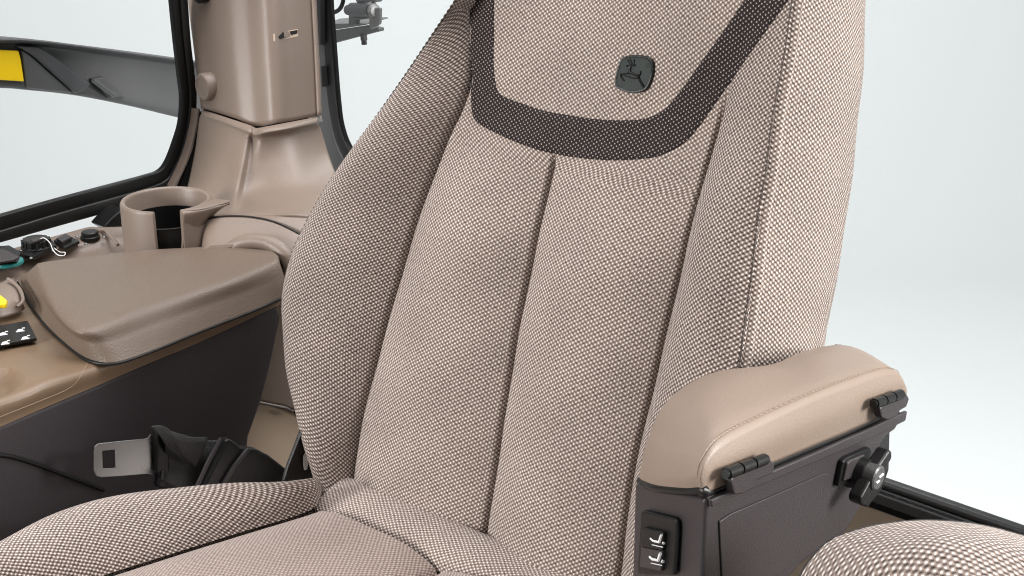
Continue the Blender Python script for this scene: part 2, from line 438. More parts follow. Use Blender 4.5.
# cushion
SZ = .6
def cz(dz, pts): return [onZ(SZ+dz, *p) for p in pts]
cush = empty('x', (0, 0, 0), '', ''); bpy.data.objects.remove(cush)
kz0 = [onZ(SZ+d, x, y) for (x, y, d) in [(325, 489, .000), (312, 487, .014), (285, 487, .024), (230, 486, .029), (130, 494, .03), (60, 511, .03), (0, 541, .03), (-70, 585, .03), (-160, 650, .03)]]
kz1 = cz(.004, [(323, 487), (316, 503), (295, 513), (245, 528), (190, 545), (120, 567), (60, 586), (-30, 614), (-150, 656)])
def bulge_loft(a, b, h, p, nu=120, nv=40, d=V3((0, 0, 1)), groove=.004, ends=0):
    ra, rb = cr1(a, nu), cr1(b, nu); g = []
    for j in range(nv):
        s = j/(nv-1); row = []
        for i in range(nu):
            L_ = (rb[i]-ra[i]).length; e = 1
            if ends: t = i/(nu-1); e = min(1, t/ends)**.5 if t < ends else 1
            bb = h*e*(1-abs(2*s-1)**p)-groove*(math.exp(-(s*L_/.0025)**2)+math.exp(-((1-s)*L_/.0025)**2))
            q = ra[i].lerp(rb[i], s)+d*bb
            q += V3((0, 0, .0008*math.sin(q.x*60+q.y*35)*math.sin(math.pi*s)))
            row.append(q)
        g.append(row)
    return g
base = prism('seat_cushion', [V3((-.27, -.02, .45)), V3((-.26, .02, .45)), V3((.27, .02, .45)), V3((.27, -.47, .45)), V3((-.29, -.47, .45))], (0, 0, .125), 'seat_cloth', seat, bev=.03, seg=5)
gb = bulge_loft(kz0, kz1, .016, 2.4, groove=.003, ends=.12)
skirt = [[p+V3((-.012*k, .0, -.022*k*k)) for p in gb[0]] for k in (3, 2.2, 1.5, .9, .4)]
grid_obj('side_bolster', skirt+gb, 'seat_cloth_open', base)
k1p = [kz1[1]+V3((.006, -.006, -.004))]+[p+V3((.002, 0, -.004)) for p in kz1[2:]]
k2 = [V3((.0, -.066, .594)), V3((-.004, -.12, .594)), V3((-.01, -.2, .596)), V3((-.02, -.3, .6)), V3((-.03, -.46, .6))]
pa = bulge_loft(cr1(k1p, 40), cr1(k2, 40), .012, 3.0, groove=.007)
grid_obj('front_panel', pa, 'seat_cloth_fine', base, label='finer flat cloth of the seat surface')
k3 = [V3((.18, -.066, .594)), V3((.18, -.2, .596)), V3((.19, -.46, .6))]
pb = bulge_loft(cr1([p+V3((.001, 0, 0)) for p in k2], 40), cr1(k3, 40), .016, 3.0, groove=.006)
grid_obj('front_panel', pb, 'seat_cloth_fine', base)
k4 = [V3((.27, .0, .62)), V3((.275, -.2, .62)), V3((.28, -.46, .62))]
pc = bulge_loft(cr1([p+V3((.001, 0, 0)) for p in k3], 40), cr1(k4, 40), .02, 2.4, groove=.004)
grid_obj('side_bolster', pc+[[p+V3((.01*k, 0, -.03*k)) for p in pc[-1]] for k in (.6, 1.4, 3)], 'seat_cloth', base)
# roll along the back of the cushion
g = []
for j in range(26):
    a = j/25; row = []
    for i in range(150):
        s = i/149; x = -.188+(.475)*s
        e = .35+.65*sstep(0, .16, s)
        y0, y1 = -.004, -.064
        y = y0+(y1-y0)*(.5-.5*math.cos(math.pi*a)); z = .590+.002*sstep(0, .1, s)+.016*e*math.sin(math.pi*a)**.7+.004*(1-a)
        z += .0010*math.sin(x*70)*math.sin(math.pi*a)
        row.append(V3((x+.028*a*(1-sstep(0, .3, s)), y, z)))
    g.append(row)
grid_obj('back_roll', g, 'seat_cloth', base)

# recliner bracket at the foot of the backrest
br = prism('recliner_bracket', [onX(-.215, *p) for p in ((283, 482), (287, 468), (301, 431), (305, 427), (312, 432), (330, 478), (330, 500), (283, 500))], (-.003, 0, 0), 'rubber', seat, .0006)
tube('bracket_edge_highlight', [onX(-.214, *p) for p in ((284, 480), (288, 467), (302, 431))], .0006, 'worn_steel', br)  # lighter tube stands in for the highlight along the bracket's edge
prism('bracket_slot', [onX(-.2135, *p) for p in ((303, 456), (305, 453), (307, 456), (307.5, 463), (306.5, 469), (304, 470), (303, 464))], (.001, 0, 0), 'white_mark', br, 0)

# armrest
AX = .335
def aX(px, py, d=0): return onX(AX+d, px, py)
side = [(706, 497), (720, 490), (760, 473), (812, 451), (860, 429), (903, 410), (901, 420), (896, 430), (886, 437), (880, 446), (874, 470), (868, 492), (859, 512), (846, 532), (800, 566), (770, 600), (720, 620), (700, 620)]
fl = onX(.262, 634, 483); corner = aX(706, 497)
iv = (fl-corner)                      # towards the seat, front face runs this way
arm = prism('armrest', [aX(*p) for p in side], V3((iv.x, iv.y, iv.z)), 'dark_plastic', seat, .006, 4, label='dark grey armrest housing beside the seat')
# raised upper rim and recess panel on its flank
prism('side_cover', [aX(*p, d=.0) for p in ((718, 521), (730, 513), (770, 496), (820, 474), (828, 473), (830, 480), (822, 520), (815, 548), (780, 572), (722, 598))], (.0012, 0, 0), 'dark_plastic', arm, .0011)
prism('rim_ledge', [aX(*p, d=.0) for p in ((707, 498.5), (722, 491.5), (760, 473.5), (812, 451.5), (860, 430), (904, 410), (902, 420), (862, 440), (812, 461), (760, 483), (722, 499), (708, 506))], (.003, 0, 0), 'dark_plastic', arm, .0012)
# pad
F = [(.262, 639, 480), (.262, 641, 466), (.262, 648, 438), (.262, 668, 400), (.262, 712, 373), (.262, 770, 365), (.262, 800, 353), (.262, 832, 346), (.27, 852, 349)]
F = [onX(*p) for p in F]
S = [aX(702, 489), aX(701, 475), aX(706, 459), aX(722, 441), aX(760, 421), aX(812, 397), aX(848, 383), aX(884, 371), aX(900, 374)]
B = [aX(704, 494), aX(707, 492.5), aX(713, 490), aX(727, 484), aX(762, 468), aX(814, 446), aX(852, 430), aX(896, 409), aX(905, 402)]
Bi = [f+V3((.002, .005, -.010)) for f in F]
# crown of the pad between far edge and seam
M1 = [f.lerp(s, .35)+V3((0, 0, z)) for f, s, z in zip(F, S, (0, .001, .003, .006, .006, .006, .007, .006, .002))]
M1[0] += V3((0, -.006, 0)); M1[1] += V3((0, -.007, 0)); M1[2] += V3((0, -.004, 0))
M2 = [f.lerp(s, .78)+V3((0, 0, z)) for f, s, z in zip(F, S, (0, .001, .003, .005, .005, .005, .005, .004, .001))]
M2[0] += V3((0, -.004, 0)); M2[1] += V3((0, -.005, 0)); M2[2] += V3((0, -.003, 0))
SB = [s.lerp(b, .45)+V3((.0030*min(1, i/3), 0, 0)) for i, (s, b) in enumerate(zip(S, B))]
endc = lambda c, i: c+[V3((c[-1].x-.006, c[-1].y+.009, max(B[-1].z+.001, c[-1].z-.011))), V3((c[-1].x-.020, c[-1].y+.010, max(B[-1].z+.001, c[-1].z-.034)))]
Fi = [f+V3((-.003, .004, -.006)) for f in F]
g = surf([endc(c, 0) for c in (Bi, F, M1, M2, S)], 110, 46)
g2 = surf([endc(c, 0) for c in (S, SB, B)], 110, 16)
# stitched seam: a shallow valley where the two leathers meet
g[-1] = [p+V3((-.0008, 0, -.0008)) for p in g[-1]]; g2[0] = [V3(p) for p in g[-1]]
pad = grid_obj('arm_pad', g+g2[1:], 'leather', arm, thick=.004, label='tan padded leather top of the armrest')
bm = bmesh.new()
for off in (.0014,):
    ln = [p+V3((-.0004, 0, .0010)) for p in g[-3]][3:100]
    for k in range(0, len(ln)-1, 1):
        a, b = ln[k], ln[k].lerp(ln[k+1], .72)
        tube_bm(bm, [a, b], .00028, 5)
bm_obj('stitching', bm, 'tan_plastic', pad)
# black tube stands in for the shadowed gap under the pad
tube('pad_shadow_gap', [p+V3((0, .002, -.0015)) for p in (F[0], M1[0], M2[0], S[0])]+[p+V3((-.003, 0, -.002)) for p in B[1:]], .0030, 'black_plastic', arm, smooth_n=90)
# hinges
def hinge(pts, barrel, first=False):
    h = prism('hinge', [aX(*p, d=.004) for p in pts], (.006, 0, 0), 'dark_plastic', arm, .0015)
    a, b = aX(*barrel[0], d=.009), aX(*barrel[1], d=.009)
    bm = bmesh.new()
    for k in range(3):
        tube_bm(bm, [a.lerp(b, k/3+.02), a.lerp(b, (k+1)/3-.02)], .0037, 14)
    tube_bm(bm, [a.lerp(b, -.03), a.lerp(b, 1.03)], .0028, 10)
    bm_obj('hinge_barrel', bm, 'black_plastic', h)
    return h
hinge([(722, 478), (727, 470), (762, 456), (767, 461), (765, 471), (748, 478), (744, 486), (735, 491), (726, 492)], [(726, 474), (765, 459)])
hinge([(872, 407), (876, 400), (899, 391), (902, 396), (899, 405), (892, 409), (890, 414), (880, 418), (874, 416)], [(874, 404), (901, 394)])
# rocker switch on the front face
fn = V3((iv.y, -iv.x, 0)).normalized();  fn = fn if fn.y < 0 else -fn
def onF(px, py, d=0): return hit(px, py, corner+fn*d, fn)
sw = prism('rocker_switch', [onF(*p) for p in ((645, 511), (648, 509), (678, 516), (682, 520), (682, 530), (679, 574), (642, 573), (642, 560))], fn*.004, 'black_plastic', arm, .0025)
prism('rocker', [onF(*p, d=.003) for p in ((647.5, 526), (667, 530.5), (668.5, 533), (667, 549), (645.8, 545))], fn*.004, 'black_plastic', sw, .0012)
prism('rocker', [onF(*p, d=.003) for p in ((645.8, 545.6), (667, 549.6), (665.5, 570), (644, 565.5))], fn*.0036, 'dark_plastic', sw, .0008)
bm = bmesh.new()
def ico(pts, r): tube_bm(bm, [onF(x, y, .0076) for x, y in pts], r, 5)
for dx, dy, k in ((0, 0, 1), (-.9, 18.3, 1.15)):
    ico([(650.5+dx, 538.5+dy), (653+dx, 540.8+dy), (659.5+dx, 542.3+dy)], .0007*k)
    ico([(659.3+dx, 542+dy), (661.5+dx, 535+dy)], .0009*k)
    ico([(663.2+dx, 543+dy), (664.2+dx, 543.3+dy)], .0009*k)
    ico([(652+dx, 544.8+dy), (663+dx, 547.2+dy)], .0003)
bm_obj('seat_symbols', bm, 'white_mark', sw)
prism('rear_bracket', [aX(*p, d=-.03) for p in ((852, 500), (866, 430), (884, 408), (891, 412), (889.5, 470), (882, 490), (868, 508))], (-.02, 0, 0), 'rubber', arm, .002)
# square switch and wing knob on the flank
q = prism('square_button', [aX(*p) for p in ((833, 485), (838, 460), (842, 456), (865, 446), (867, 449), (862, 474), (858, 478))], (.004, 0, 0), 'black_plastic', arm, .001)
prism('button_face', [aX(*p, d=.003) for p in ((840, 480), (844, 462), (847, 459), (861, 453), (859, 472), (857, 474))], (.003, 0, 0), 'dark_plastic', q, .001)
kc = aX(852, 469)
kn = lathe('wing_knob', kc, (1, 0, 0), [(.0, 0), (.013, 0), (.013, .003), (.011, .005), (.0105, .012), (.0, .013)], 'black_plastic', arm, 28)
wax = (onX(AX+.02, 886, 459)-onX(AX+.02, 862, 499)).normalized()
def wing(sgn):
    c = kc+V3((.009, 0, 0)); o1 = wax*sgn; pr = V3((1, 0, 0)).cross(wax).normalized()
    return prism('wing', [c+o1*.004-pr*.0065, c+o1*.022-pr*.0055, c+o1*.024, c+o1*.022+pr*.0045, c+o1*.004+pr*.0065], (.010, 0, 0), 'black_plastic', kn, .002)
wing(1); wing(-1)
hub = lathe('hub_cap', kc+V3((.0105, 0, 0)), (1, 0, 0), [(0, 0), (.0090, 0), (.0090, .0095), (.0078, .0105), (0, .0105)], 'worn_steel', kn, 28)
bm = bmesh.new(); hc = kc+V3((.0212, 0, 0)); pr = V3((1, 0, 0)).cross(wax).normalized()
tube_bm(bm, [hc+wax*.005-pr*.001, hc+pr*.0015, hc-wax*.001-pr*.001, hc-wax*.005+pr*.001], .0008, 5)
bm_obj('lightning_mark', bm, 'white_mark', hub)

# ------------------------------------------------------------------ second seat pad, lower right corner
pad2 = empty('seat_pad', (0, 0, 0), 'rounded tan woven pad of another seat in the lower right corner', 'seat pad')
ctr = onD(.80, 935, 640)
rows = []
def pd(d, pts): return [onD(d, *p) for p in pts]
rows = [pd(.835, [(778, 640), (785, 600), (800, 578), (812, 560), (828, 545), (850, 536), (880, 529), (925, 524), (975, 528), (1024, 540), (1080, 560), (1160, 600)]),
        pd(.82, [(776, 660), (784, 615), (799, 580), (812, 559), (830, 541), (854, 531), (884, 524), (925, 520.5), (975, 524), (1024, 536), (1085, 556), (1170, 600)]),
        pd(.785, [(800, 690), (812, 630), (828, 590), (842, 568), (858, 552), (878, 541), (900, 534), (935, 529), (980, 532), (1030, 545), (1090, 568), (1180, 620)]),
        pd(.755, [(840, 720), (850, 660), (864, 610), (876, 580), (888, 566), (904, 556), (922, 548), (950, 543), (990, 547), (1040, 561), (1100, 590), (1190, 650)]),
        pd(.73, [(880, 760), (890, 690), (902, 640), (914, 615), (926, 600), (942, 590), (960, 584), (985, 582), (1015, 588), (1060, 605), (1120, 640), (1200, 700)])]
g = surf(rows, 150, 90)
pdir = (g[-1][75]-g[0][75]).normalized()
pbody = grid_obj('pad_cover', g, 'seat_cloth_open', pad2, uv='pad')
sk = [g[0], [p+V3((-.004, .006, -.02)) for p in g[0]], [p+V3((.0, .004, -.07)) for p in g[0]], [p+V3((0, 0, -.14)) for p in g[0]]]
grid_obj('pad_side', surf(sk, 80, 14), 'seat_cloth', pad2, face_cam=False)
sm = [g[20][i] for i in range(0, 150)]
dr = [(p-CAM).normalized()*-.0008 for p in sm]
tube('seam_piping', [p+d for p, d in zip(sm, dr)], .0006, 'belt_web', pbody)
tube('edge_piping', [p for p in g[4]], .0008, 'seat_cloth_fine', pbody)

# ------------------------------------------------------------------ side console
con = empty('side_console', (0, 0, 0), 'tan and charcoal side console with padded lid left of the seat', 'console')
CX = -.372
dk = [(-160, 494), (0, 425), (50, 404), (100, 383), (190, 345), (278, 304), (282, 318), (272, 365), (262, 403), (250, 437), (246, 480), (240, 560), (0, 640), (-160, 700)]
side_p = prism('side_panel', [onX(CX, *p) for p in dk], (-.28, 0, 0), 'console_cloth', con, .006, 4, label='charcoal side of the console below the tan trim')
tube('panel_crease', [onX(CX+.0008, *p) for p in ((-60, 452), (0, 455), (30, 462), (70, 477), (104, 490))], .0022, 'black_plastic', side_p, smooth_n=30)
# tan trim: side strip, shoulder, top
ta = [onX(CX, *p) for p in ((-160, 496), (0, 427), (50, 405.5), (100, 384.5), (150, 363), (190, 346.5), (235, 326), (279, 305))]
tb = [onX(CX-.004, -160, 425), onX(CX-.004, 0, 395), onX(CX-.004, 50, 378), onX(CX-.002, 100, 366), onX(CX-.002, 150, 351), onX(CX-.002, 190, 337), onX(CX-.002, 235, 319), onX(CX-.002, 282, 299)]
tc_ = [onZ(.700, -160, 372), onZ(.700, 0, 352), onZ(.700, 38, 350), onZ(.703, 85, 356), onZ(.703, 140, 352), onZ(.704, 188, 335), onZ(.704, 232, 318), onZ(.704, 283, 297)]
td = [onZ(.702, -160, 318), onZ(.702, 0, 320), onZ(.702, 30, 318), onZ(.704, 80, 335), onZ(.704, 130, 335), onZ(.704, 180, 318), onZ(.704, 225, 300), onZ(.704, 280, 282)]
te = [onZ(.704, -160, 300), onZ(.704, 0, 272), onZ(.704, 30, 266), onZ(.706, 80, 262), onZ(.706, 130, 258), onZ(.706, 170, 255), onZ(.706, 215, 252), onZ(.706, 280, 252)]
tg = [p+V3((0, 0, 0)) for p in [onZ(.716, -160, 292), onZ(.716, 0, 261), onZ(.716, 30, 253), onZ(.718, 75, 243), onZ(.718, 112, 236), onZ(.718, 150, 238), onZ(.718, 200, 240), onZ(.716, 270, 243)]]
th_ = [onZ(.716, -160, 282), onZ(.716, 0, 251), onZ(.716, 30, 243), onZ(.718, 70, 232), onZ(.718, 90, 227), onZ(.718, 108, 227), onZ(.718, 200, 225), onZ(.716, 280, 232)]
g = surf([ta, tb, tc_, td, te, tg, th_], 300, 70)
# hand recess in the shoulder
rc = onX(CX-.004, -4, 378)
for row in g:
    for i, p in enumerate(row):
        d = ((p.y-rc.y)/.040)**2+(((p.z-rc.z)*.9-(p.x-rc.x)*.5)/.017)**2
        row[i] = p+V3((-.013, 0, -.013))*(1-sstep(.55, 1.15, d))
back = [[p+V3((-.003, 0, -.02)) for p in g[-1]], [p+V3((-.003, 0, -.10)) for p in g[-1]]]
trim = grid_obj('top_trim', g[:42], 'tan_deep', con, label='tan trim around the padded lid')
grid_obj('rear_trim', g[41:]+back, 'taupe_plastic', con, label='taupe trim behind the padded lid')
BT = bvh_of([g])
def cast_t(px, py):
    r = ray(px, py).normalized(); loc = BT.ray_cast(CAM, r)[0]
    return (loc or onX(CX, px, py))-r*.0002
tube('shoulder_line', [cast_t(p.x, p.y) for p in cr1([V3((*q, 0)) for q in ((-10, 423), (0, 417), (40, 401), (66, 390), (78, 380), (88, 363))], 60)], .00038, 'tan_plastic', trim)
# padded lid
G = [(18, 281), (22, 288), (30, 302), (44, 322), (62, 340), (82, 355.5), (101, 362), (122, 360.5), (160, 347), (200, 330.5), (256, 308.5), (283, 296)]
R_ = [(36, 265), (38, 270), (43, 281), (52, 298), (62, 312), (76, 323), (92, 324), (112, 318), (152, 303), (195, 290), (238, 277), (277, 262)]
R0 = [(26, 274), (29, 280), (36, 292), (49, 311), (63, 327), (80, 340), (97, 343.5), (118, 339), (157, 325), (198, 310), (248, 292), (282, 279)]
Fr = [(37, 264.5), (42, 265), (54, 266), (72, 270), (92, 276), (112, 280), (132, 280), (150, 277), (180, 271), (210, 264), (244, 256), (275, 254)]
Fb = [(38, 264), (46, 262), (60, 260), (78, 257.5), (96, 255.5), (116, 253.5), (136, 251.5), (156, 250), (182, 248.5), (210, 247), (242, 247), (268, 249)]
zr = lambda pts, z: [onZ(z, *p) for p in pts]
zg = [onZ(.7065, *p) for p in G]; z0 = [onZ(.7235, *p) for p in R0]
zrr = [onZ(.7385+.001*min(1, i/3), *p) for i, p in enumerate(R_)]
zf = [onZ(.7395, *p) for p in Fr]; zb = [onZ(.7370, *p) for p in Fb]
ze = [p+V3((-.006, .003, -.012)) for p in zb]; zz = [p+V3((-.006, .003, -.035)) for p in zb]
g = surf([zg, z0, zrr, zf, zb, ze, zz], 140, 90)
# close the end towards the seat
g = [r+[r[-1]+V3((0, .004, -.003)), r[-1]+V3((0, .006, -.03))] for r in g]
lid = grid_obj('console_lid', g, 'tan_soft', con, label='textured tan padded lid')
tube('lid_shadow_gap', [p+V3((.001, -.001, -.0012)) for p in zg], .0014, 'black_plastic', lid, smooth_n=120)  # black tube drawn in as the shadow in the gap below the lid
# four way switch block
sp_ = prism('switch_block', [onZ(.7035, *p) for p in ((-22, 331), (0, 328.5), (28, 323.5), (37, 341), (0, 348), (-22, 352))], (0, 0, .0035), 'black_plastic', con, .0008)
bm = bmesh.new()
for (x, y, k) in ((3, 334, 0), (20, 330.5, 1), (5, 343, 2), (25, 338, 3)):
    z = .7075
    lathe_bm(bm, onZ(z, x, y), (0, 0, 1), [(.0028, 0), (.0028, .0006), (0, .0006)], 10)
    tube_bm(bm, [onZ(z, x-4, y+1.5), onZ(z, x+4.5, y+.3)], .0009, 5)
    tube_bm(bm, [onZ(z, x+2, y-2.2), onZ(z, x+5, y-2.5)], .0008, 5)
bm_obj('switch_symbols', bm, 'white_mark', sp_)
# storage flap with yellow latch
fl_ = surf([[onZ(.712, -30, 300), onZ(.716, 0, 283), onZ(.716, 12, 278), onZ(.712, 17, 282)], [onZ(.72, -30, 315), onZ(.722, 0, 297), onZ(.722, 16, 296), onZ(.716, 23, 302)], [onZ(.708, -30, 326), onZ(.708, 0, 318), onZ(.708, 18, 313), onZ(.706, 25, 309)]], 24, 18)
flo = grid_obj('storage_flap', fl_, 'taupe_plastic', con, thick=.003)
tube('flap_edge', [onZ(.722, 8, 279), onZ(.723, 19, 288), onZ(.723, 23, 300), onZ(.722, 17, 307)], .0018, 'taupe_plastic', flo, smooth_n=16)
prism('latch', [onZ(.724, *p) for p in ((-14, 306), (-8, 300), (2, 300), (8, 305), (7, 309), (-2, 309), (-12, 312))], (0, 0, .006), 'yellow_plastic', con, .002, label='yellow latch on the storage flap')
# sockets and knobs on the far edge
zt = .7185
def socket(px, py, r, h, cap='black_plastic'):
    c = onZ(zt, px, py)
    return lathe('socket', c, (0, 0, 1), [(0, 0), (r*1.15, 0), (r*1.15, h*.35), (r, h*.45), (r, h*.9), (r*.9, h), (0, h)], cap, con, 28)
prism('socket_plate', [onZ(zt-.001, *p) for p in ((-18, 264), (-5, 251), (10, 250), (22, 257), (18, 267), (-10, 271))], (0, 0, .006), 'black_plastic', con, .001)
s1 = lathe('socket_cap', onZ(zt, 8, 264), (0, 0, 1), [(0, 0), (.0165, 0), (.0175, .002), (.0165, .004), (0, .004)], 'teal_plastic', con, 28)
prism('cap_flap', [onZ(zt+.008, *p) for p in ((-14, 262), (-6, 252), (2, 251), (9, 253), (20, 259), (14, 262), (0, 264))], (0, 0, .003), 'dark_plastic', s1, .001)
prism('socket_plate', [onZ(zt-.001, *p) for p in ((22, 254), (30, 247), (52, 243), (57, 249), (33, 261), (25, 259))], (0, 0, .005), 'black_plastic', con, .001)
s2 = socket(37, 250, .0150, .014)
bm = bmesh.new()
for k in range(14):
    a = k*2*math.pi/14; c = onZ(zt, 37, 250)+V3((math.cos(a)*.0150, math.sin(a)*.0150, .009)); tube_bm(bm, [c-V3((0, 0, .005)), c+V3((0, 0, .004))], .0016, 6)
bm_obj('grip_rib', bm, 'black_plastic', s2)
prism('cap_bar', [onZ(zt+.0145, *p) for p in ((31, 241.5), (43, 238), (45, 240), (33, 244))], (0, 0, .003), 'dark_plastic', s2, .0008)
# pale cord looping off the knob
tube('cap_cord', [onZ(zt+.016, 38, 240), onZ(zt+.018, 44, 238), onZ(zt+.013, 50, 243), onZ(zt+.006, 53, 250), onZ(zt+.002, 58, 255), onZ(zt+.002, 64, 255.5), onZ(zt+.002, 65, 252.5), onZ(zt+.002, 60, 252), onZ(zt+.003, 54, 248)], .0005, 'white_mark', con, smooth_n=50, label='thin white cord looped beside the round cap')
s3 = prism('rocker_button', [onZ(zt, *p) for p in ((54, 243), (67, 237), (80, 244), (65, 251))], (0, 0, .004), 'black_plastic', con, .001)
prism('button_face', [onZ(zt+.004, *p) for p in ((56.5, 241), (66, 236.5), (72, 240), (62, 245))], (0, 0, .004), 'dark_plastic', s3, .001)
socket(90.5, 238.5, .0098, .009)
for (x, y) in ((21, 251), (31, 258.5), (53, 251), (86, 244.5), (104, 237.5), (77, 237)):
    lathe('screw', onZ(zt+.003, x, y), (0, 0, 1), [(.0022, 0), (.0022, .001), (.001, .0018), (0, .0018)], 'steel', con, 12)
tube('edge_moulding', [onZ(zt, 96, 230), onZ(zt+.004, 104, 231), onZ(zt+.004, 112, 238), onZ(zt, 118, 245)], .002, 'taupe_plastic', con, smooth_n=20)

# cup holder
zc = .775; cc = onZ(zc, 166, 198.5); rr = (onZ(zc, 212, 199)-onZ(zc, 120, 201)).length/2
cdir = V3((CAM.x-cc.x, CAM.y-cc.y, 0)).normalized()
sl0, sl1 = onZ(zc, 156, 211), onZ(zc, 182, 211)
hw = .30
bm = bmesh.new()
prof = [(rr, -.075), (rr, -.004), (rr-.0008, -.0012), (rr-.0028, 0), (rr-.0055, -.001), (rr-.0068, -.004), (rr-.0085, -.072), (0, -.074)]
R = lathe_bm(bm, cc, (0, 0, 1), prof, 72, 0, hw, 2*math.pi-hw, ref=cdir)
# end walls at the slot
bm.faces.new([r[0] for r in R[:-1]]); bm.faces.new(list(reversed([r[-1] for r in R[:-1]])))
cup = bm_obj('cup_holder', bm, 'taupe_plastic', con, bev=.0015, label='round cup holder with an open slot in its wall')
lathe('floor_mat', cc+V3((0, 0, -.058)), (0, 0, 1), [(0, 0), (rr-.007, 0), (rr-.007, .003), (0, .003)], 'black_plastic', cup)
lathe('inner_liner', cc, (0, 0, 1), [(rr-.0085, -.056), (rr-.0085, -.022), (rr-.006, -.022)], 'black_plastic', cup, n=72)
bm = None
# spout joining the holder to the pillar base
spg = surf([[onZ(zc-.001, 182, 211), onZ(zc-.001, 200, 209), onZ(zc-.001, 216, 205.5), onZ(zc-.002, 229, 201.5)],
            [onZ(zc-.006, 183, 216), onZ(zc-.006, 201, 213.5), onZ(zc-.006, 217, 209.5), onZ(zc-.004, 229, 204)],
            [onZ(zc-.025, 183, 231), onZ(zc-.025, 198, 228), onZ(zc-.022, 208, 221), onZ(zc-.016, 217, 212)],
            [onZ(zc-.050, 183, 252), onZ(zc-.050, 192, 249), onZ(zc-.046, 200, 239), onZ(zc-.036, 206, 226)],
            [onZ(.702, 183, 264), onZ(.702, 192, 263), onZ(.702, 199, 258), onZ(.702, 203, 250)]], 30, 40)
grid_obj('spout', spg, 'taupe_plastic', cup, thick=.003)
sp2 = surf([[onZ(zc-.0005, *p) for p in ((182, 210.5), (200, 208.8), (216, 205), (229, 201.2))], [onZ(zc-.0005, *p) for p in ((196, 206), (208, 203), (218, 201.5), (229, 200.6))], [onZ(zc-.002, *p) for p in ((208, 199), (212, 198), (218, 199), (229, 200))]], 20, 10)
grid_obj('spout_top', sp2, 'taupe_plastic', cup, thick=.002)

# ------------------------------------------------------------------ cab pillar
pil = empty('cab_pillar', (0, 0, 0), 'taupe plastic cab pillar between the side and rear windows', 'pillar')
ys = (-60, 0, 50, 110)
def col(xs, d): return [onD(d, x, y) for x, y in zip(xs, ys)]
eL = [onD(1.80, 184, -60), onD(1.80, 188, 0), onD(1.80, 194, 50), onD(1.80, 201, 108)]
eL2 = [onD(1.776, 198, -60), onD(1.776, 202, 0), onD(1.776, 208, 50), onD(1.776, 215, 112)]
def ecol(d, x0, x1, x2, x3, yb): return [onD(d, x0, -60), onD(d, x1, 0), onD(d, x2, 55), onD(d, x3, yb)]
eA = ecol(1.745, 222, 227, 231, 237, 119.0)
eC = ecol(1.733, 240, 246, 250, 255, 126.0)
eD = ecol(1.715, 262, 267, 270, 274, 123.5)
eE = [onD(1.728, 285, -60), onD(1.728, 288, 0), onD(1.728, 291, 60), onD(1.728, 293, 120.5)]
eR = [onD(1.75, 312, -60), onD(1.75, 314, 0), onD(1.75, 317, 60), onD(1.75, 319.5, 116)]
g = surf([[p-RT*.002+FW*.05 for p in eL], eL, eL2, eA, eC, eD, eE, [p-RT*.003-FW*.002 for p in eR], eR, [p+FW*.05-RT*.004 for p in eR]], 40, 130)
upt = grid_obj('upper_trim', g, 'taupe_plastic', pil, thick=.003)
BP = bvh_of([g])
def castp(px, py, off=0):
    r = ray(px, py).normalized(); loc, nn, _, _ = BP.ray_cast(CAM, r)
    if loc is None: return onD(1.75, px, py)
    if nn.dot(r) > 0: nn = -nn
    return loc+nn*off
prism('pillar_core', [onD(1.815, 200, -60), onD(1.80, 300, -60), onD(1.80, 310, 150), onD(1.815, 204, 150)], FW*.03, 'black_plastic', pil, .002)
# lower trim with its chamfered lip
def lrow(pts): return [onD(d, x, y) for (x, y, d) in pts]
l0 = lrow([(202, 109.5, 1.80), (228, 118, 1.745), (249, 125, 1.712), (256, 128, 1.709), (266, 126.5, 1.70), (290, 122, 1.715), (319, 116.5, 1.75)])
l1 = lrow([(201, 114, 1.79), (227, 123, 1.735), (247, 130.5, 1.70), (254, 134, 1.700), (264, 132.5, 1.688), (290, 128, 1.70), (318, 122, 1.738)])
l2 = lrow([(199, 120, 1.795), (225, 129, 1.742), (245, 137, 1.705), (252, 141, 1.708), (263, 140, 1.70), (291, 135, 1.712), (321, 129, 1.75)])
l3 = lrow([(195, 150, 1.80), (221, 157, 1.738), (240, 162, 1.692), (249, 165, 1.698), (262, 164, 1.698), (294, 160, 1.70), (329, 155, 1.74)])
l4 = lrow([(189, 180, 1.79), (214, 186, 1.72), (234, 190, 1.675), (244, 192, 1.682), (260, 190, 1.683), (296, 187, 1.675), (339, 182, 1.70)])
l5 = lrow([(185, 196, 1.76), (210, 203, 1.69), (230, 206, 1.64), (242, 207, 1.648), (260, 206, 1.64), (298, 203, 1.63), (346, 200, 1.65)])
l6 = lrow([(184, 208, 1.70), (206, 214, 1.63), (224, 216, 1.60), (240, 216, 1.59), (260, 215, 1.585), (300, 215, 1.58), (352, 224, 1.60)])
g = surf([[p+FW*.03 for p in l0], l0, l1, l2, l3, l4, l5, l6], 110, 100)
grid_obj('lower_trim', g, 'taupe_plastic', pil, thick=.003)
l6 = [l6[0], l6[1], l6[3], l6[5], l6[6]]
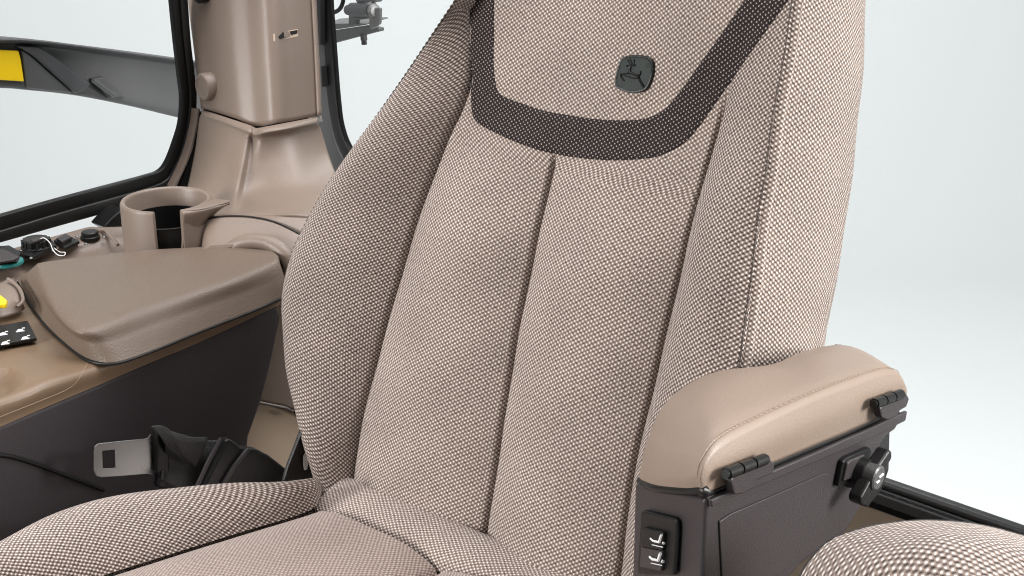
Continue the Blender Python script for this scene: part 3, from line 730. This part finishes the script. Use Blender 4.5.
# arched inspection cover below
a0 = [onD(1.595, 201, 262), onD(1.595, 201.5, 240), onD(1.59, 204, 223), onD(1.585, 211, 218), onD(1.58, 230, 216), onD(1.575, 252, 217), onD(1.57, 275, 222), onD(1.565, 300, 234), onD(1.56, 330, 250)]
low = [p.copy() for p in [onD(1.56, 204, 300), onD(1.56, 208, 300), onD(1.56, 214, 300), onD(1.56, 222, 300), onD(1.56, 240, 300), onD(1.56, 262, 300), onD(1.56, 284, 300), onD(1.55, 305, 300), onD(1.55, 330, 300)]]
g = surf([a0, [a.lerp(b, .35)-FW*.012 for a, b in zip(a0, low)], [a.lerp(b, .7)-FW*.016 for a, b in zip(a0, low)], low], 60, 30)
cov = grid_obj('arched_cover', g, 'taupe_plastic', pil, thick=.004)
tube('cover_gap', [p-FW*.0003 for p in a0], .0010, 'black_plastic', cov, smooth_n=60)
rd = [onD(1.555, 226, 254), onD(1.55, 238, 244), onD(1.545, 254, 241), onD(1.54, 270, 244), onD(1.535, 284, 254), onD(1.535, 292, 268)]
tube('cover_ridge', [p+FW*.0075 for p in rd], .009, 'taupe_plastic', cov, smooth_n=30)
prism('cover_lip', [onD(1.55, *p) for p in ((202, 249), (210, 244), (238, 242.5), (232, 248), (215, 252), (203, 256))], FW*.01, 'taupe_plastic', cov, .002)
# fillers between cover and the trim, left and right
g = surf([[p+FW*.004 for p in a0], l6[:1]+[l6[0].lerp(l6[1], .3), l6[0].lerp(l6[1], .7), l6[1], l6[1].lerp(l6[2], .8), l6[2].lerp(l6[3], .3), l6[2].lerp(l6[3], .75), l6[3].lerp(l6[4], .2), l6[4]]], 50, 6)
grid_obj('base_skirt', g, 'taupe_plastic', pil, thick=.003)
# round cap and the small fixing clip
cn = ((onD(1.80, 194, 50)-onD(1.722, 240, 60)).cross(V3((0, 0, 1)))).normalized(); cn = cn if cn.dot(FW) < 0 else -cn
lathe('screw_cap', castp(209, 86, 0), cn, [(0, -.006), (.0175, -.006), (.0175, .0085), (.0160, .0105), (.0125, .0108), (.0115, .0100), (0, .0102)], 'taupe_plastic', pil, 32)
cap2 = lathe('screw_cap', onD(1.765, 201, -7), cn, [(0, -.006), (.0125, -.006), (.0125, .006), (.009, .008), (0, .0085)], 'black_plastic', pil, 24)
cl = prism('clip_plate', [castp(*p, .0006) for p in ((273, 34), (297.5, 29), (298, 36.5), (273.5, 41.5))], FW*.012, 'wall_tan', pil, .0004)
prism('clip_slot', [castp(*p, .0012) for p in ((278, 36.5), (283, 31.5), (283.5, 37), (280, 39))], FW*.003, 'black_plastic', cl, .0003)
prism('clip_slot', [castp(*p, .0012) for p in ((289, 31.5), (297, 30), (297, 33.5), (291, 35))], FW*.003, 'black_plastic', cl, .0003)
prism('clip_bridge', [castp(*p, .0012) for p in ((283, 32), (288, 31), (290, 36), (284, 38))], FW*.004, 'taupe_plastic', cl, .0003)

# ------------------------------------------------------------------ windows
def frame_strip(name, outer, inner, pl, thick, mat, parent, close=False, lift=0):
    """closed solid between two contours lying on one plane, pushed back by thick"""
    n = 120; a = cr1([pl(*p) for p in outer], n); b = cr1([pl(*p) for p in inner], n); t = V3(thick)
    g = [[p+t for p in a], [p+t*.15 for p in a], [p.lerp(q, .12)-t*.06 for p, q in zip(a, b)], [p.lerp(q, .5)-t*.14 for p, q in zip(a, b)], [p.lerp(q, .88)-t*.06 for p, q in zip(a, b)], [q+t*.15 for q in b], [q+t for q in b]]
    rows = surf(g, n, 25)
    return grid_obj(name, rows, mat, parent, **({}))
sw_ = empty('side_window', (0, 0, 0), 'left side window with thick black rubber frame and rounded corner', 'window')
WX = -.75; px_ = lambda x, y: onX(WX, x, y)
outer = [(183, -60), (188, 0), (191, 40), (195, 75), (197, 98), (195, 125), (189, 152), (181, 176), (172, 190), (150, 199), (120, 209), (60, 226), (0, 243), (-90, 268)]
mid_ = [(176, -60), (180.5, 0), (184, 40), (188, 75), (190, 98), (188, 124), (182, 150), (173, 171), (165, 181), (148, 188), (120, 196), (60, 213), (0, 231), (-90, 257)]
inner = [(167, -60), (172, 0), (176, 40), (180, 75), (182.5, 98), (181, 122), (176, 140), (168, 161), (160, 171), (146, 176), (120, 183), (60, 199), (0, 216), (-90, 243)]
frame_strip('outer_seal', outer, mid_, px_, (-.008, 0, 0), 'rubber', sw_)
frame_strip('inner_seal', mid_, inner, lambda x, y: onX(WX-.004, x, y), (-.008, 0, 0), 'black_plastic', sw_)
prism('window_pane', [onX(WX-.009, *p) for p in ((170, -100), (180, 0), (190, 98), (170, 178), (120, 196), (-110, 262), (-110, -140))], (-.004, 0, 0), 'glass', sw_, 0)
# pale trim strip that follows the seal to the cup holder
st = frame_strip('trim_strip', [(200, 109), (198, 125), (192, 150), (184, 170), (176, 188)], [(197, 109), (195, 125), (189, 150), (181, 170), (172, 187)], lambda x, y: onX(WX+.012, x, y), (-.012, 0, 0), 'taupe_plastic', sw_)
frame_strip('corner_cover', [(203, 112), (203, 140), (200, 165), (194, 190), (188, 205)], [(196, 112), (193, 140), (186, 165), (178, 188), (168, 200)], lambda x, y: onX(WX+.004, x, y), (-.02, 0, 0), 'black_plastic', sw_)
prism('lower_gusset', [onX(WX+.03, *p) for p in ((104, 227), (112, 218), (124, 208), (124, 232), (112, 232))], (-.03, 0, 0), 'black_plastic', sw_, .002)

rw = empty('rear_window', (0, 0, 0), 'wide rear window in a black rubber seal behind the seat', 'window')
RY = .5
PY = lambda x, y: onY(RY, x, y)
# real geometry of the opening: vertical left side, level sill
zs = PY(868, 492).z; zs2 = PY(900, 505).z
LB = PY(330, 0)
# left jamb traced where it shows, sill level across the back
frame_strip('rear_jamb', [(304, -60), (307, 0), (308, 50), (308, 100), (312, 135), (320, 160), (338, 190)], [(320, -60), (323, 0), (325, 50), (328, 100), (335, 138), (346, 163), (360, 186)], PY, (0, .008, 0), 'frame_grey', rw)
frame_strip('jamb_seal', [(320, -60), (323, 0), (325, 50), (328, 100), (335, 138), (346, 163), (360, 186)], [(327, -60), (329.5, 0), (333, 50), (337, 100), (341, 128), (350, 150), (368, 172)], PY, (0, .008, 0), 'rubber', rw)
sillL = PY(352, 186); 
def zx(z_, xs): return [V3((x, RY, z_)) for x in xs]
s_in, s_mid, s_out = PY(900, 487).z, PY(900, 496).z, PY(900, 507).z
xs = (-.73, -.4, 0, .3, 1.1)
g = surf([[V3((p.x, RY+.010, s_in)) for p in zx(0, xs)], zx(s_in, xs), [V3((x, RY-.006, (s_in*.5+s_mid*.5))) for x in xs], zx(s_mid, xs)], 20, 12)
grid_obj('sill_seal', g, 'rubber', rw, thick=.004)
bm_ = [V3((x, RY-.004, s_mid)) for x in xs]
prism('sill_rail', [V3((-.73, RY-.01, s_mid-.001)), V3((1.1, RY-.01, s_mid-.001)), V3((1.1, RY-.01, s_mid-.014)), V3((-.73, RY-.01, s_mid-.014))], (0, .02, 0), 'worn_steel', rw, .002)
prism('sill_foot', [V3((-.73, RY-.006, s_mid-.016)), V3((1.1, RY-.006, s_mid-.016)), V3((1.1, RY-.006, s_mid-.024)), V3((-.73, RY-.006, s_mid-.024))], (0, .02, 0), 'black_plastic', rw, .002)
# hinge bits on the jamb
prism('jamb_hinge', [onY(RY-.012, *p) for p in ((316.5, 67), (321, 66), (322, 87), (317.5, 87))], (0, .012, 0), 'worn_steel', rw, .001)
prism('jamb_bracket', [onY(RY-.01, *p) for p in ((313, -30), (320, -30), (320.5, 44), (316.5, 46))], (0, .02, 0), 'fender_black', rw, .001)
prism('window_pane', [V3((-.745, RY+.012, s_in-.01)), V3((1.1, RY+.012, s_in-.01)), V3((1.1, RY+.012, 1.3)), V3((-.745, RY+.012, 1.3))], (0, .005, 0), 'glass', rw, 0)

# rear wall and floor of the cab
zt_ = s_mid-.024
wl_ = prism('rear_wall', [V3((-.72, RY-.004, -.25)), V3((1.1, RY-.004, -.25)), V3((1.1, RY-.004, zt_)), V3((-.72, RY-.004, zt_))], (0, .03, 0), 'wall_tan', None, .003)
wl_['kind'] = 'structure'; wl_['label'] = 'tan panel below the rear window'; wl_['category'] = 'wall'
# tan and grey panels seen between console and backrest
wi = empty('wheel_housing', (0, 0, 0), 'tan panel showing between the console and the backrest', 'panel')
prism('upper_panel', [onD(1.56, *p) for p in ((225, 290), (330, 290), (330, 428), (300, 414), (286, 407), (262, 402), (240, 398))], FW*.03, 'taupe_plastic', wi, .003)
prism('lower_panel', [onD(1.57, *p) for p in ((238, 400), (262, 404), (286, 409), (300, 416), (335, 430), (335, 520), (225, 520))], FW*.03, 'tan_light', wi, .003)
tube('panel_fastener', [onD(1.555, 294, 411.5), onD(1.555, 299, 413)], .0025, 'black_plastic', wi)
fl2 = prism('cab_floor', [V3((-.75, -1.0, -.02)), V3((1.1, -1.0, -.02)), V3((1.1, .5, -.02)), V3((-.75, .5, -.02))], (0, 0, -.03), 'rubber', None, .003)
fl2['kind'] = 'structure'; fl2['label'] = 'black rubber cab floor'; fl2['category'] = 'floor'
prism('seat_base', [V3((-.2, -.4, -.018)), V3((.2, -.4, -.018)), V3((.2, -.02, -.018)), V3((-.2, -.02, -.018))], (0, 0, .466), 'black_plastic', seat, .01)

# ------------------------------------------------------------------ seat belt
belt = empty('seat_belt', (0, 0, 0), 'black seat belt with steel tongue lying between console and cushion', 'seat belt')
BX = -.318
tp = [(93.5, 451), (94.5, 446), (98, 443.5), (120, 441), (147, 438.5), (151, 434), (153, 434.5), (152.5, 446), (151, 468), (155, 471.5), (153, 475.5), (148, 474), (125, 476), (101, 477.5), (96, 476), (93.5, 471)]
hole = [(102.5, 451), (114.5, 450), (115, 467.5), (103, 468.5)]
bm = bmesh.new(); bp_ = lambda p, d=0: onX(BX+d, *p)
def tongue_face(d):
    o = [bm.verts.new(bp_(p, d)) for p in tp]; h = [bm.verts.new(bp_(p, d)) for p in hole]
    return o, h
oa, ha = tongue_face(.003); ob, hb = tongue_face(0)
def fillring(o, h):
    eo = [bm.edges.get((o[i], o[(i+1) % len(o)])) or bm.edges.new((o[i], o[(i+1) % len(o)])) for i in range(len(o))]
    eh = [bm.edges.get((h[i], h[(i+1) % len(h)])) or bm.edges.new((h[i], h[(i+1) % len(h)])) for i in range(len(h))]
    bmesh.ops.triangle_fill(bm, edges=eo+eh, use_beauty=True)
fillring(oa, ha); fillring(ob, hb)
for a, b in ((oa, ob), (ha, hb)):
    for i in range(len(a)): bm.faces.new((a[i], a[(i+1) % len(a)], b[(i+1) % len(b)], b[i]))
bm_obj('tongue', bm, 'steel', belt, smooth=False, bev=.0008, label='flat steel belt tongue with a square hole')
prism('tongue_grip', [bp_(p) for p in ((150, 436), (152, 427), (157, 424.5), (164, 428), (164, 482), (158, 487), (152, 484), (154, 474), (151, 468))], (.010, 0, 0), 'black_plastic', belt, .003)
wb1 = surf([[bp_(p, .012) for p in ((160, 427), (180, 434), (205, 440), (226, 440), (250, 452))], [bp_(p, .018) for p in ((163, 442), (182, 452), (200, 458), (215, 462), (238, 470))], [bp_(p, .010) for p in ((166, 458), (180, 466), (192, 470), (200, 478), (225, 486))], [bp_(p, .016) for p in ((163, 480), (170, 484), (182, 490), (195, 494), (220, 500))]], 40, 30)
for row in wb1:
    for i, p in enumerate(row): row[i] = p+V3((.003*math.sin(i*.35+p.z*120), 0, 0))
grid_obj('webbing', wb1, 'belt_web', belt, thick=.0022)
wb2 = surf([[bp_(p, .024) for p in ((152, 426), (164, 426), (180, 436), (208, 437))], [bp_(p, .026) for p in ((160, 436), (170, 438), (186, 446), (206, 445))], [bp_(p, .020) for p in ((166, 446), (174, 450), (186, 460), (196, 468))]], 24, 14)
grid_obj('webbing_loop', wb2, 'belt_web', belt, thick=.0022)
slv = prism('belt_sleeve', [bp_(p, .02) for p in ((192, 492), (207, 462), (219, 436), (224, 436), (234, 444), (250, 446), (262, 452), (285, 470), (292, 492))], (.012, 0, 0), 'black_plastic', belt, .003)
tube('sleeve_ridge', [bp_(p, .034) for p in ((197, 486), (208, 462), (221, 438))], .0022, 'dark_plastic', slv)
tube('sleeve_ridge', [bp_(p, .034) for p in ((222, 486), (234, 466), (248, 449))], .0026, 'dark_plastic', slv)

# ------------------------------------------------------------------ outside: mudguard and mirror bracket
mg = empty('mudguard', (0, 0, 0), 'curved black mudguard outside the left window with a yellow reflector', 'mudguard')
MX = -1.2; mo = lambda d, pts: [onX(MX+d, *p) for p in pts]
top_ = [(-160, 46), (-60, 38.5), (0, 37.5), (30, 39), (60, 42.5), (120, 50), (175, 57.5), (260, 70)]
t2 = [(-160, 52), (-60, 44), (0, 43), (30, 44), (60, 47.5), (120, 56), (175, 63.5), (260, 76)]
t3 = [(-160, 54), (-60, 46), (0, 45), (30, 46), (60, 49.5), (120, 58), (175, 65.5), (260, 78)]
md_ = [(-160, 72), (-60, 65), (0, 64), (30, 65), (60, 69), (120, 79), (175, 90), (260, 104)]
bt = [(-160, 96), (-60, 88), (0, 87), (30, 89), (75, 94), (130, 104.5), (181, 116.5), (260, 134)]
g = surf([[p+V3((-.25, 0, -.02)) for p in mo(0, top_)], mo(0, top_), mo(.004, t2), mo(-.006, t3), mo(-.004, md_), mo(.0, bt), [p+V3((-.03, 0, .0)) for p in mo(0, bt)]], 80, 44)
mgo = grid_obj('fender_shell', g, 'fender_black', mg, thick=.004)
prism('reflector', [onX(MX+.006, *p) for p in ((-40, 51), (0, 50), (18.5, 51), (21, 60), (24, 81.5), (0, 80), (-40, 80))], (-.008, 0, 0), 'reflector_yellow', mg, .001, label='yellow reflector sticker')
prism('fender_rib', [onX(MX+.010, *p) for p in ((18, 46), (40, 46.5), (62, 62), (92, 84), (84, 92), (76, 93.5), (52, 72), (34, 56))], (-.016, 0, 0), 'fender_black', mg, .004)
prism('fender_web', [onX(MX+.005, *p) for p in ((22, 50), (30, 55), (50, 73), (73, 93), (50, 91), (27, 88), (25, 75))], (-.012, 0, 0), 'worn_steel', mg, .002)
tube('fender_handle', [onX(MX+.014, *p) for p in ((93, 80), (104, 88), (115, 96))], .004, 'frame_grey', mg)
prism('fender_pad', [onX(MX+.007, *p) for p in ((92, 79), (104, 77), (126, 97), (110, 98))], (-.01, 0, 0), 'fender_black', mg, .002)

mb = empty('mirror_bracket', (0, 0, 0), 'black metal bracket with clamp outside the rear window', 'bracket')
MY = .72; yo = lambda p, d=0: onY(MY+d, *p)
prism('arm', [yo(p) for p in ((318, 33), (330, 31), (366, 25.5), (379, 28), (379.3, 31.5), (369, 34), (333, 43.5), (318, 47))], (0, .012, 0), 'fender_black', mb, .002)
prism('arm_top', [yo(p) for p in ((318, 29.5), (330, 30.5), (366, 25), (366, 24), (349, 23.5), (330, 24), (318, 25))], (0, .05, .004), 'worn_steel', mb, .001)
bm = bmesh.new(); a, b = yo((347, 10), -.0), yo((375, 9.5), -.012)
tube_bm(bm, [a.lerp(b, t) for t in (0, .03, .18, .2, .75, .77, .9)], [.006, .008, .0085, .0115, .0115, .0125, .0125], 20)
bm_obj('clamp_barrel', bm, 'fender_black', mb)
lathe('clamp_disc', yo((374.5, 11), -.018), (yo((375, 9.5), -.02)-yo((347, 10), 0)), [(0, -.004), (.011, -.004), (.011, 0), (.008, .003), (0, .004)], 'worn_steel', mb, 24)
prism('clamp_cheek', [yo(p, -.02) for p in ((369.5, 8), (380, 8), (379.5, 24), (376, 27), (370, 29.5), (368.5, 24))], (0, .006, 0), 'worn_steel', mb, .002)
prism('clamp_cheek', [yo(p, .0) for p in ((348.5, 13), (369, 13), (369, 18.5), (356, 20.5), (355, 24), (348.5, 26))], (0, .01, 0), 'fender_black', mb, .001)
tube('bolt', [yo(p) for p in ((363, 34), (363.5, 36.5), (364, 41), (364.2, 44.5))], .0045, 'black_plastic', mb)
tube('bolt_nut', [yo(p) for p in ((363.5, 34), (364, 40))], .0062, 'black_plastic', mb, n=6)
tube('wire_loop', [yo(p) for p in ((322, 15), (330, 13.5), (338, 10.5), (342, 5), (343.5, -3), (344, -20))], .0035, 'black_plastic', mb, smooth_n=24)
prism('clamp_top', [yo(p, -.01) for p in ((352, -8), (376, -8), (374, 3), (356, 3))], (0, .02, 0), 'fender_black', mb, .003)
